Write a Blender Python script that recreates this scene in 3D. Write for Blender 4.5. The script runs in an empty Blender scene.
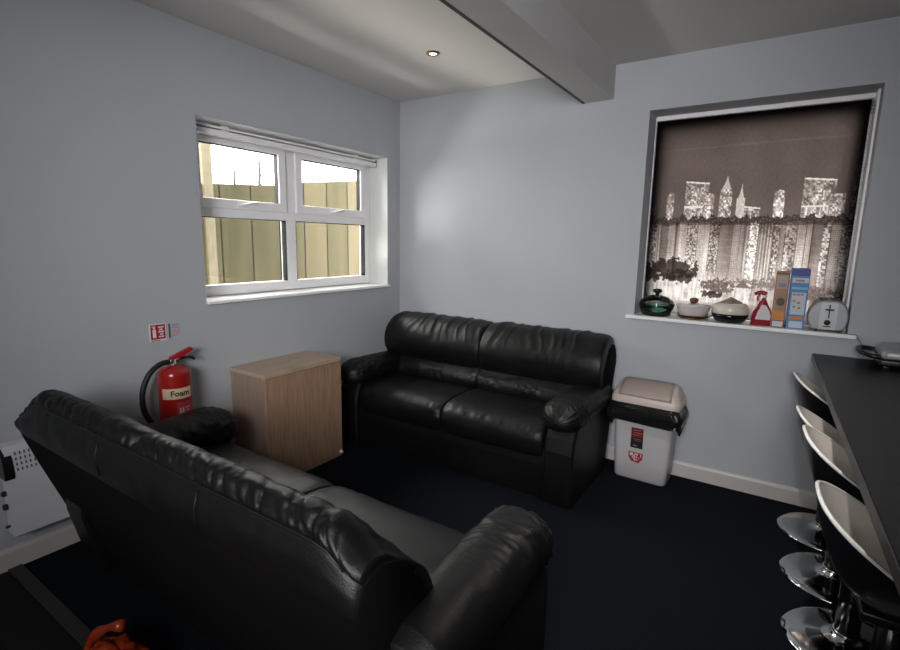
import bpy, bmesh, math, random
from mathutils import Vector, Matrix, noise

random.seed(7)
COL = bpy.context.scene.collection
SC = bpy.context.scene
PI = math.pi

# ------------------------------------------------------------------ materials
def mat(name, col, rough=0.5, metal=0.0, vary=0.0, vscale=8.0, bump=0.0, bscale=60.0,
        spec=0.5, trans=0.0, emit=None, estr=0.0, coat=0.0, stretch=None, ior=1.45):
    m = bpy.data.materials.new(name)
    m.use_nodes = True
    nt = m.node_tree
    b = nt.nodes['Principled BSDF']
    b.inputs['Base Color'].default_value = (*col, 1)
    b.inputs['Roughness'].default_value = rough
    b.inputs['Metallic'].default_value = metal
    b.inputs['Specular IOR Level'].default_value = spec
    b.inputs['Transmission Weight'].default_value = trans
    b.inputs['IOR'].default_value = ior
    b.inputs['Coat Weight'].default_value = coat
    if emit:
        b.inputs['Emission Color'].default_value = (*emit, 1)
        b.inputs['Emission Strength'].default_value = estr
    tc = nt.nodes.new('ShaderNodeTexCoord')
    mp = nt.nodes.new('ShaderNodeMapping')
    if stretch:
        mp.inputs['Scale'].default_value = stretch
    nt.links.new(tc.outputs['Object'], mp.inputs['Vector'])
    n = nt.nodes.new('ShaderNodeTexNoise')
    n.inputs['Scale'].default_value = vscale
    n.inputs['Detail'].default_value = 5
    nt.links.new(mp.outputs['Vector'], n.inputs['Vector'])
    if vary > 0:
        cr = nt.nodes.new('ShaderNodeMapRange')
        cr.inputs['From Min'].default_value = 0.3
        cr.inputs['From Max'].default_value = 0.7
        cr.inputs['To Min'].default_value = 1 - vary
        cr.inputs['To Max'].default_value = 1 + vary
        nt.links.new(n.outputs['Fac'], cr.inputs['Value'])
        mx = nt.nodes.new('ShaderNodeVectorMath')
        mx.operation = 'SCALE'
        mx.inputs[0].default_value = col
        nt.links.new(cr.outputs['Result'], mx.inputs['Scale'])
        nt.links.new(mx.outputs['Vector'], b.inputs['Base Color'])
    if bump > 0:
        n2 = nt.nodes.new('ShaderNodeTexNoise')
        n2.inputs['Scale'].default_value = bscale
        n2.inputs['Detail'].default_value = 3
        nt.links.new(mp.outputs['Vector'], n2.inputs['Vector'])
        bp = nt.nodes.new('ShaderNodeBump')
        bp.inputs['Strength'].default_value = bump
        bp.inputs['Distance'].default_value = 0.004
        nt.links.new(n2.outputs['Fac'], bp.inputs['Height'])
        nt.links.new(bp.outputs['Normal'], b.inputs['Normal'])
    return m

M = {}
M['wall'] = mat('wall_paint', (.44, .458, .482), .75, vary=.03, vscale=1.5, bump=.12, bscale=120, spec=.2)
M['ceil'] = mat('ceiling_paint', (.66, .635, .615), .85, vary=.02, vscale=1.2, bump=.08, bscale=90, spec=.1)
M['beam'] = mat('beam_paint', (.55, .54, .54), .8, vary=.03, vscale=2, bump=.08, bscale=60, spec=.1)
M['beamedge'] = mat('beam_edge_dark', (.06, .056, .052), .7)
M['carpet'] = mat('navy_carpet', (.0046, .0064, .0098), .95, vary=.45, vscale=160, bump=.9, bscale=420, spec=.1)
M['skirt'] = mat('skirting_gloss', (.56, .525, .50), .4, vary=.05, vscale=4)
M['upvc'] = mat('white_upvc', (.88, .86, .87), .3, vary=.02)
M['gasket'] = mat('black_gasket', (.02, .02, .02), .6)
M['sill'] = mat('white_sill_board', (.90, .90, .89), .3, vary=.02)
M['leather'] = mat('black_leather', (.0042, .0041, .0042), .45, vary=.25, vscale=7, bump=.22, bscale=190, spec=.36)
M['sofarear'] = mat('dull_black_rear', (.0022, .0022, .0024), .9, bump=.3, bscale=400, spec=.12)
M['piping'] = mat('leather_piping', (.006, .006, .006), .45)
M['oak'] = mat('light_oak_laminate', (.36, .225, .145), .5, vary=.20, vscale=9, stretch=(9, 9, .8), bump=.05, bscale=40)
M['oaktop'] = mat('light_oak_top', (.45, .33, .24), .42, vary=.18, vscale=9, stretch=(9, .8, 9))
M['counter'] = mat('black_laminate', (.010, .010, .0105), .40, vary=.2, vscale=30, bump=.03, bscale=200, spec=.25)
M['counteredge'] = mat('counter_edge', (.06, .055, .05), .35)
M['cream'] = mat('cream_seat', (.86, .79, .72), .30, vary=.03)
M['rim'] = mat('white_seat_rim', (.80, .78, .76), .25)
M['blackplastic'] = mat('black_plastic', (.008, .008, .009), .30)
M['blackrubber'] = mat('black_rubber', (.010, .010, .011), .55)
M['chrome'] = mat('chrome', (.62, .63, .64), .07, 1.0, vary=.05)
M['steel'] = mat('brushed_steel', (.46, .47, .49), .33, 1.0, vary=.1, vscale=20, stretch=(1, 1, 20))
M['silver'] = mat('silver_plastic', (.30, .31, .325), .35, .25, vary=.04)
M['silverlight'] = mat('silver_plastic_pale', (.42, .43, .445), .35, .2)
M['binwhite'] = mat('white_bin_plastic', (.48, .465, .47), .35, vary=.03)
M['bincream'] = mat('cream_bin_lid', (.56, .485, .43), .38, vary=.03)
M['binpink'] = mat('beige_bin_flap', (.36, .285, .255), .42, vary=.04)
M['bag'] = mat('black_bin_liner', (.010, .010, .011), .22, bump=.5, bscale=45)
M['red'] = mat('extinguisher_red', (.31, .010, .010), .25, vary=.06, coat=.3)
M['redlever'] = mat('lever_red', (.36, .012, .016), .35)
M['labelcream'] = mat('label_cream', (.66, .50, .33), .5)
M['signred'] = mat('sign_red', (.38, .008, .018), .5)
M['signwhite'] = mat('sign_white', (.72, .72, .74), .5)
M['signblue'] = mat('sign_blue', (.20, .27, .42), .5)
M['signpink'] = mat('sign_pink', (.58, .22, .28), .5)
M['ink'] = mat('black_ink', (.012, .012, .012), .5)
M['heater'] = mat('heater_white', (.62, .62, .65), .4, vary=.02)
M['grilldark'] = mat('heater_slot', (.06, .06, .065), .7)
M['orange'] = mat('orange_plastic', (.24, .026, .007), .30, vary=.3, vscale=14, bump=.35, bscale=35)
M['brown'] = mat('brown_wood', (.13, .055, .025), .5, vary=.15, vscale=20)
M['ceramic'] = mat('white_ceramic', (.66, .61, .60), .25)
M['ceramicwarm'] = mat('cream_ceramic', (.66, .60, .52), .28)
M['blackgloss'] = mat('black_gloss', (.006, .006, .006), .15)
M['boxbrown'] = mat('cereal_box_brown', (.36, .20, .11), .5, vary=.1)
M['boxred'] = mat('cereal_box_dark_red', (.16, .018, .014), .5)
M['boxorange'] = mat('cereal_box_orange', (.55, .20, .05), .5, vary=.2, vscale=20)
M['boxblue'] = mat('cereal_box_blue', (.03, .20, .46), .45, vary=.1)
M['boxnavy'] = mat('cereal_box_navy', (.01, .035, .22), .45)
M['boxpale'] = mat('cereal_box_pale', (.52, .56, .62), .5, vary=.05)
M['spraywhite'] = mat('bottle_label_white', (.60, .57, .58), .5)
M['sprayred'] = mat('spray_bottle_red', (.36, .020, .035), .25, trans=.25)
M['bronze'] = mat('dark_bronze', (.26, .14, .055), .35, .8)
M['bulb'] = mat('lit_bulb', (1, .9, .75), .3, emit=(1, .86, .66), estr=14)
M['wood_post'] = mat('pale_timber', (.085, .07, .042), .8, vary=.2, stretch=(8, 8, 1))
M['bark'] = mat('grey_bark', (.022, .019, .019), .9, vary=.2)
M['earth'] = mat('earth', (.06, .06, .04), .95, vary=.3)
M['fencegap'] = mat('fence_gap', (.02, .018, .012), .9)

def glassmat(name, tint=(1, 1, 1), rough=0.0, refl=.08):
    m = bpy.data.materials.new(name)
    m.use_nodes = True
    nt = m.node_tree
    for n in list(nt.nodes):
        nt.nodes.remove(n)
    out = nt.nodes.new('ShaderNodeOutputMaterial')
    t = nt.nodes.new('ShaderNodeBsdfTransparent')
    t.inputs['Color'].default_value = (*tint, 1)
    g = nt.nodes.new('ShaderNodeBsdfGlossy')
    g.inputs['Roughness'].default_value = rough
    f = nt.nodes.new('ShaderNodeFresnel')
    f.inputs['IOR'].default_value = 1.25 if refl < .1 else 1.5
    mx = nt.nodes.new('ShaderNodeMixShader')
    nt.links.new(f.outputs[0], mx.inputs[0])
    nt.links.new(t.outputs[0], mx.inputs[1])
    nt.links.new(g.outputs[0], mx.inputs[2])
    nt.links.new(mx.outputs[0], out.inputs['Surface'])
    return m
M['pane'] = glassmat('window_glass', (.97, .98, .97))
M['greenglass'] = glassmat('green_glass', (.66, .92, .82), .03, .2)
M['clearglass'] = glassmat('clear_glass', (.90, .94, .92), .02, .2)
M['amberglass'] = glassmat('amber_glass', (.80, .50, .14), .03, .2)

def plank_mat(name, c1, c2, width, axis, rough, gapcol, gap=.03, stretch=(6, 6, .6), moss=None):
    """boards across an object axis (0=x,1=y) with dark joints"""
    m = bpy.data.materials.new(name)
    m.use_nodes = True
    nt = m.node_tree
    b = nt.nodes['Principled BSDF']
    b.inputs['Roughness'].default_value = rough
    b.inputs['Specular IOR Level'].default_value = .15
    L = nt.links.new
    tc = nt.nodes.new('ShaderNodeTexCoord')
    sp = nt.nodes.new('ShaderNodeSeparateXYZ')
    L(tc.outputs['Object'], sp.inputs[0])
    dv = nt.nodes.new('ShaderNodeMath'); dv.operation = 'DIVIDE'; dv.inputs[1].default_value = width
    L(sp.outputs[axis], dv.inputs[0])
    fl = nt.nodes.new('ShaderNodeMath'); fl.operation = 'FLOOR'; L(dv.outputs[0], fl.inputs[0])
    fr = nt.nodes.new('ShaderNodeMath'); fr.operation = 'FRACT'; L(dv.outputs[0], fr.inputs[0])
    lt = nt.nodes.new('ShaderNodeMath'); lt.operation = 'LESS_THAN'; lt.inputs[1].default_value = gap; L(fr.outputs[0], lt.inputs[0])
    wn = nt.nodes.new('ShaderNodeTexWhiteNoise'); wn.noise_dimensions = '1D'; L(fl.outputs[0], wn.inputs['W'])
    mp = nt.nodes.new('ShaderNodeMapping'); mp.inputs['Scale'].default_value = stretch; L(tc.outputs['Object'], mp.inputs['Vector'])
    nz = nt.nodes.new('ShaderNodeTexNoise'); nz.inputs['Scale'].default_value = 3; nz.inputs['Detail'].default_value = 6; L(mp.outputs[0], nz.inputs['Vector'])
    ad = nt.nodes.new('ShaderNodeMath'); ad.operation = 'ADD'; L(wn.outputs['Value'], ad.inputs[0]); L(nz.outputs['Fac'], ad.inputs[1])
    hf = nt.nodes.new('ShaderNodeMapRange'); hf.inputs['From Min'].default_value = .35; hf.inputs['From Max'].default_value = 1.5; L(ad.outputs[0], hf.inputs['Value'])
    mx = nt.nodes.new('ShaderNodeMix'); mx.data_type = 'RGBA'
    mx.inputs['A'].default_value = (*c1, 1); mx.inputs['B'].default_value = (*c2, 1)
    L(hf.outputs[0], mx.inputs['Factor'])
    mg = nt.nodes.new('ShaderNodeMix'); mg.data_type = 'RGBA'
    mg.inputs['B'].default_value = (*gapcol, 1)
    L(mx.outputs['Result'], mg.inputs['A']); L(lt.outputs[0], mg.inputs['Factor'])
    L(mg.outputs['Result'], b.inputs['Base Color'])
    return m
M['fence'] = plank_mat('weathered_fence_boards', (.030, .0275, .0130), (.066, .053, .030), .29, 1, .9, (.006, .005, .003), .05, (3, 3, .5))
M['vinyl'] = plank_mat('dark_floor_planks', (.006, .006, .0065), (.010, .010, .010), .16, 1, .55, (.002, .002, .002), .03)

# ------------------------------------------------------------------ helpers
def obj(name, bm, m, parent=None, smooth=False, loc=None):
    me = bpy.data.meshes.new(name)
    bmesh.ops.recalc_face_normals(bm, faces=bm.faces)
    bm.to_mesh(me)
    bm.free()
    ms = m if isinstance(m, (list, tuple)) else [m]
    for x in ms:
        me.materials.append(x)
    if smooth:
        for p in me.polygons:
            p.use_smooth = True
    o = bpy.data.objects.new(name, me)
    COL.objects.link(o)
    if parent:
        o.parent = parent
    if loc:
        o.location = loc
    return o

def thing(name, label, cat, loc=(0, 0, 0), rz=0, group=None):
    o = bpy.data.objects.new(name, None)
    COL.objects.link(o)
    o.location = loc
    o.rotation_euler = (0, 0, rz)
    o.empty_display_size = .1
    o['label'] = label
    o['category'] = cat
    if group:
        o['group'] = group
    return o

def tag(o, label, cat, group=None):
    o['label'] = label
    o['category'] = cat
    if group:
        o['group'] = group
    return o

def struct(name, bm=None, m=None, smooth=False):
    if bm is None:
        o = bpy.data.objects.new(name, None)
        COL.objects.link(o)
    else:
        o = obj(name, bm, m, None, smooth)
    o['kind'] = 'structure'
    return o

def dup(root, loc, rz, label, group=None):
    r = root.copy()
    COL.objects.link(r)
    r.location = loc
    r.rotation_euler = (0, 0, rz)
    r['label'] = label
    if group:
        r['group'] = group
    for ch in list(root.children):
        c = ch.copy()
        COL.objects.link(c)
        c.parent = r
        for g in list(ch.children):
            d = g.copy()
            COL.objects.link(d)
            d.parent = c
    return r

def box(bm, x0, x1, y0, y1, z0, z1, bev=0.0, seg=2, mi=0):
    vs = [bm.verts.new((x, y, z)) for z in (z0, z1) for y in (y0, y1) for x in (x0, x1)]
    F = [(0, 2, 3, 1), (4, 5, 7, 6), (0, 1, 5, 4), (2, 6, 7, 3), (0, 4, 6, 2), (1, 3, 7, 5)]
    fs = [bm.faces.new([vs[i] for i in f]) for f in F]
    for f in fs:
        f.material_index = mi
    if bev > 0:
        es = list({e for f in fs for e in f.edges})
        r = bmesh.ops.bevel(bm, geom=es, offset=bev, segments=seg, affect='EDGES', profile=.6)
        for f in r['faces']:
            f.material_index = mi
    return vs

def B(*a, **k):
    bm = bmesh.new()
    box(bm, *a, **k)
    return bm

def loft(bm, loops, closed=True, cap0=True, cap1=True, mi=0):
    rows = [[bm.verts.new(p) for p in l] for l in loops]
    n = len(rows[0])
    for a, b in zip(rows[:-1], rows[1:]):
        for i in range(n if closed else n - 1):
            j = (i + 1) % n
            try:
                f = bm.faces.new((a[i], a[j], b[j], b[i]))
                f.material_index = mi
            except ValueError:
                pass
    if closed and cap0:
        f = bm.faces.new(rows[0][::-1]); f.material_index = mi
    if closed and cap1:
        f = bm.faces.new(rows[-1]); f.material_index = mi
    return rows

def lathe(bm, prof, seg=32, c=(0, 0, 0), mi=0, sx=1.0, sy=1.0):
    loops = [[(c[0] + r * sx * math.cos(2 * PI * k / seg), c[1] + r * sy * math.sin(2 * PI * k / seg), c[2] + z) for k in range(seg)] for r, z in prof]
    loft(bm, loops, True, True, True, mi)

def cr(pts, n, closed=False):
    """Catmull-Rom resample"""
    P = [Vector(p) for p in pts]
    out = []
    m = len(P)
    segs = m if closed else m - 1
    for k in range(n):
        t = k / (n if closed else n - 1) * segs
        i = min(int(t), segs - 1)
        f = t - i
        if closed:
            p0, p1, p2, p3 = P[(i - 1) % m], P[i % m], P[(i + 1) % m], P[(i + 2) % m]
        else:
            p0, p1, p2, p3 = P[max(i - 1, 0)], P[i], P[i + 1], P[min(i + 2, m - 1)]
        out.append(.5 * ((2 * p1) + (p2 - p0) * f + (2 * p0 - 5 * p1 + 4 * p2 - p3) * f * f + (3 * p1 - p0 - 3 * p2 + p3) * f ** 3))
    return out

def tube(bm, pts, r, seg=10, mi=0, closed=False):
    P = [Vector(p) for p in pts]
    n = len(P)
    loops = []
    up = None
    for i, p in enumerate(P):
        if closed:
            t = (P[(i + 1) % n] - P[i - 1]).normalized()
        else:
            t = (P[min(i + 1, n - 1)] - P[max(i - 1, 0)]).normalized()
        if up is None:
            up = Vector((0, 0, 1)) if abs(t.z) < .9 else Vector((1, 0, 0))
        s = t.cross(up).normalized()
        up = s.cross(t).normalized()
        rr = r[i] if isinstance(r, (list, tuple)) else r
        loops.append([p + (s * math.cos(2 * PI * k / seg) + up * math.sin(2 * PI * k / seg)) * rr for k in range(seg)])
    if closed:
        loops.append(loops[0])
        rows = [[bm.verts.new(q) for q in l] for l in loops[:-1]]
        rows.append(rows[0])
        for a, b in zip(rows[:-1], rows[1:]):
            for i in range(seg):
                j = (i + 1) % seg
                bm.faces.new((a[i], a[j], b[j], b[i])).material_index = mi
    else:
        loft(bm, loops, True, True, True, mi)

def rrect(w, d, r, n=6, c=(0, 0), z=0):
    pts = []
    for (sx, sy, a0) in ((1, 1, 0), (-1, 1, PI / 2), (-1, -1, PI), (1, -1, 3 * PI / 2)):
        for k in range(n + 1):
            a = a0 + k / n * PI / 2
            pts.append((c[0] + sx * (w / 2 - r) + r * math.cos(a), c[1] + sy * (d / 2 - r) + r * math.sin(a), z))
    return pts

def extrude_poly(bm, pts2, y0, y1, plane='xz', mi=0):
    f = (lambda a, b, h: (a, h, b)) if plane == 'xz' else ((lambda a, b, h: (h, a, b)) if plane == 'yz' else (lambda a, b, h: (a, b, h)))
    loft(bm, [[f(a, b, y0) for a, b in pts2], [f(a, b, y1) for a, b in pts2]], True, True, True, mi)

def text_bm(s, size, M4, depth=.0006, bold=0.0):
    """words as a mesh; M4 maps the text's xy plane into place; centred"""
    cu = bpy.data.curves.new('lettering', 'FONT')
    cu.body = s
    cu.size = size
    cu.align_x = 'CENTER'
    cu.align_y = 'CENTER'
    cu.extrude = depth
    cu.offset = bold
    cu.resolution_u = 2
    o = bpy.data.objects.new('lettering', cu)
    COL.objects.link(o)
    dg = bpy.context.evaluated_depsgraph_get()
    dg.update()
    me = bpy.data.meshes.new_from_object(o.evaluated_get(dg))
    bm = bmesh.new()
    bm.from_mesh(me)
    bm.transform(M4)
    bpy.data.objects.remove(o)
    bpy.data.curves.remove(cu)
    bpy.data.meshes.remove(me)
    return bm

def on_back(x, y, z):   # text facing -y
    return Matrix.Translation((x, y, z)) @ Matrix.Rotation(PI / 2, 4, 'X')
def on_left(x, y, z):   # text facing +x
    return Matrix.Translation((x, y, z)) @ Matrix.Rotation(PI / 2, 4, 'Z') @ Matrix.Rotation(PI / 2, 4, 'X')

# ------------------------------------------------------------------ room shell
H = 2.548
XR, YF = 5.2, -5.4
W1 = dict(y0=-1.73, y1=-.158, z0=1.093, z1=2.097)      # window in the left wall
W2 = dict(x0=1.935, x1=3.026, z0=1.006, z1=2.254)      # window in the back wall
T = .30

bm = bmesh.new()
box(bm, 0, XR, -2.70, 0, -.1, 0)
struct('floor', bm, M['carpet'])
bm = bmesh.new()
box(bm, 0, XR, YF, -2.70, -.1, 0)
struct('floor.001', bm, M['vinyl'])
bm = bmesh.new()
box(bm, 0, XR, -2.722, -2.672, 0, .007, .003)
struct('trim_1', bm, mat('threshold_strip', (.022, .022, .024), .45))
struct('ceiling', B(-T, XR + .2, YF - .2, T, H, H + .15), M['ceil'])
bm = bmesh.new()
box(bm, 1.514, 1.713, YF, 0, 2.347, H + .01, .004)
struct('ceiling_beam', bm, M['beam'])
struct('trim_2', B(1.512, 1.530, YF, 0, 2.3440, 2.356, .003), M['beamedge'])  # thin dark strip along the beam's lower left edge

bm = bmesh.new()   # left wall with its opening
box(bm, -T, 0, YF, W1['y0'], 0, H)
box(bm, -T, 0, W1['y1'], T, 0, H)
box(bm, -T, 0, W1['y0'], W1['y1'], 0, W1['z0'])
box(bm, -T, 0, W1['y0'], W1['y1'], W1['z1'], H)
bmesh.ops.remove_doubles(bm, verts=bm.verts, dist=1e-5)
wl = struct('wall_left', bm, [M['wall'], mat('white_reveal', (.68, .69, .675), .6)])
for p in wl.data.polygons:
    c = p.center
    if -T < c.x < 0 and W1['y0'] - .01 < c.y < W1['y1'] + .01 and W1['z0'] - .01 < c.z < W1['z1'] + .01 and abs(p.normal.x) < .5:
        p.material_index = 1
bm = bmesh.new()
box(bm, 0, W2['x0'], 0, T, 0, H)
box(bm, W2['x1'], XR, 0, T, 0, H)
box(bm, W2['x0'], W2['x1'], 0, T, 0, W2['z0'])
box(bm, W2['x0'], W2['x1'], 0, T, W2['z1'], H)
bmesh.ops.remove_doubles(bm, verts=bm.verts, dist=1e-5)
struct('wall_back', bm, M['wall'])
struct('wall_right', B(XR, XR + .2, YF, T, 0, H), M['wall'])
struct('wall_front', B(0, XR, YF - .2, YF, 0, H), M['wall'])

def skirting(name, path):
    bm = bmesh.new()
    (x0, y0), (x1, y1), nx, ny = path
    prof = [(0, 0), (.016, 0), (.016, .080), (.012, .091), (.006, .096), (0, .096)]
    loft(bm, [[(x + nx * p, y + ny * p, z) for p, z in prof] for x, y in ((x0, y0), (x1, y1))])
    return struct(name, bm, M['skirt'])
skirting('baseboard_left', ((0, YF), (0, 0), 1, 0))
skirting('baseboard_back', ((0, 0), (XR, 0), 0, -1))
skirting('baseboard_right', ((XR, YF), (XR, 0), -1, 0))

# ---- window 1 (left wall)
w = struct('window_1')
xo, xi = -.255, -.19
def bar(bm, y0, y1, z0, z1, xa=xo, xb=xi, bev=.006):
    box(bm, xa, xb, y0, y1, z0, z1, bev, 2)
bm = bmesh.new()
y0, y1, z0, z1 = W1['y0'], W1['y1'], 1.098, 2.085
bar(bm, y0, y0 + .058, z0, z1); bar(bm, y1 - .058, y1, z0, z1)
bar(bm, y0 + .002, y1 - .002, z0 + .0005, z0 + .062, xo + .001, xi - .0012); bar(bm, y0 + .002, y1 - .002, z1 - .055, z1 + .0115, xo + .001, xi - .0012)
bar(bm, -1.006, -.924, z0 + .002, z1 - .002, xo + .002, xi - .0004); bar(bm, y0 + .003, y1 - .003, 1.572, 1.640, xo + .003, xi - .0018)
obj('window_frame', bm, M['upvc'], w)
for (a, b) in ((-1.672, -1.006), (-.924, -.216)):     # top opening sashes
    bm = bmesh.new()
    s = .058
    bar(bm, a, a + s, 1.625, 2.045, xi - .03, xi + .016); bar(bm, b - s, b, 1.625, 2.045, xi - .03, xi + .016)
    bar(bm, a + .001, b - .001, 1.6255, 1.683, xi - .029, xi + .0152); bar(bm, a + .001, b - .001, 2.0, 2.0445, xi - .029, xi + .0152)
    sa = obj('sash', bm, M['upvc'], w)
    bm = bmesh.new()
    for q in (a + s, b - s - .004):
        box(bm, xi - .034, xi - .002, q, q + .004, 1.683, 2.0)
    box(bm, xi - .034, xi - .002, a + s, b - s, 1.996, 2.0)
    obj('gasket', bm, M['gasket'], sa)
    obj('pane', B(xi - .032, xi - .028, a + s, b - s, 1.683, 2.0), M['pane'], sa)
    bm = bmesh.new()
    c = (a + b) / 2 - .02
    box(bm, xi + .014, xi + .028, c - .025, c + .025, 1.640, 1.660, .004)
    tube(bm, [(xi + .03, c - .01, 1.652), (xi + .045, c + .01, 1.655), (xi + .042, c + .06, 1.668), (xi + .038, c + .095, 1.672)], .007, 8)
    obj('handle', bm, M['upvc'], sa, True)
for (a, b) in ((-1.672, -1.006), (-.924, -.216)):     # fixed lower lights
    bm = bmesh.new()
    for q in (a, b - .005):
        box(bm, xi - .05, xi - .004, q, q + .005, 1.16, 1.572)
    box(bm, xi - .05, xi - .004, a, b, 1.568, 1.572)
    obj('gasket', bm, M['gasket'], w)
    obj('pane', B(xi - .036, xi - .032, a, b, 1.16, 1.572), M['pane'], w)
obj('window_sill', B(-.19, .022, W1['y0'] + .0005, W1['y1'] + .012, 1.074, 1.0935, .005), M['sill'], w)
bm = bmesh.new()
box(bm, -.150, -.105, W1['y0'] + .006, W1['y1'] - .012, 2.030, 2.062, .004)
box(bm, -.142, -.112, W1['y0'] + .006, W1['y1'] - .012, 2.072, 2.084, .003)
box(bm, -.13, -.125, -1.5, -1.45, 2.06, 2.097)
box(bm, -.13, -.125, -.4, -.35, 2.06, 2.097)
hr = obj('curtain_rail', bm, M['upvc'], None)
tag(hr, 'slim white blind rail along the top of the left window', 'rail')
obj('end_cap', B(-.15, -.108, W1['y1'] - .013, W1['y1'] - .004, 2.03, 2.085, .003), M['gasket'], hr)

# ---- window 2 (behind the roller blind)
w = struct('window_2')
bm = bmesh.new()
x0, x1, z0, z1 = W2['x0'], W2['x1'], W2['z0'], W2['z1']
ya, yb = .240, .29
for q in ((x0, x0 + .066, z0, z1), (x1 - .082, x1, z0, z1), (x0, x1, z0, z0 + .03), (x0, x1, z1 - .095, z1)):
    box(bm, q[0], q[1], ya, yb, q[2], q[3], .005)
obj('window_frame', bm, M['upvc'], w)
obj('pane', B(x0 + .066, x1 - .082, .262, .266, z0 + .03, z1 - .095), M['pane'], w)
bm = bmesh.new()
box(bm, W2['x0'] - .045, W2['x1'] + .036, -.034, 0.0, .985, 1.0062, .004)
box(bm, W2['x0'] + .0005, W2['x1'] - .0005, -.002, .240, .985, 1.0062)
obj('window_sill', bm, M['sill'], w)
obj('reveal_bead', B(x1 - .012, x1 - .0005, .10, .20, z0, z1 - .001, .003), M['upvc'], w)
obj('reveal_bead', B(x0 + .0005, x0 + .006, .185, .20, z0, z1 - .001, .002), M['upvc'], w)

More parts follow.
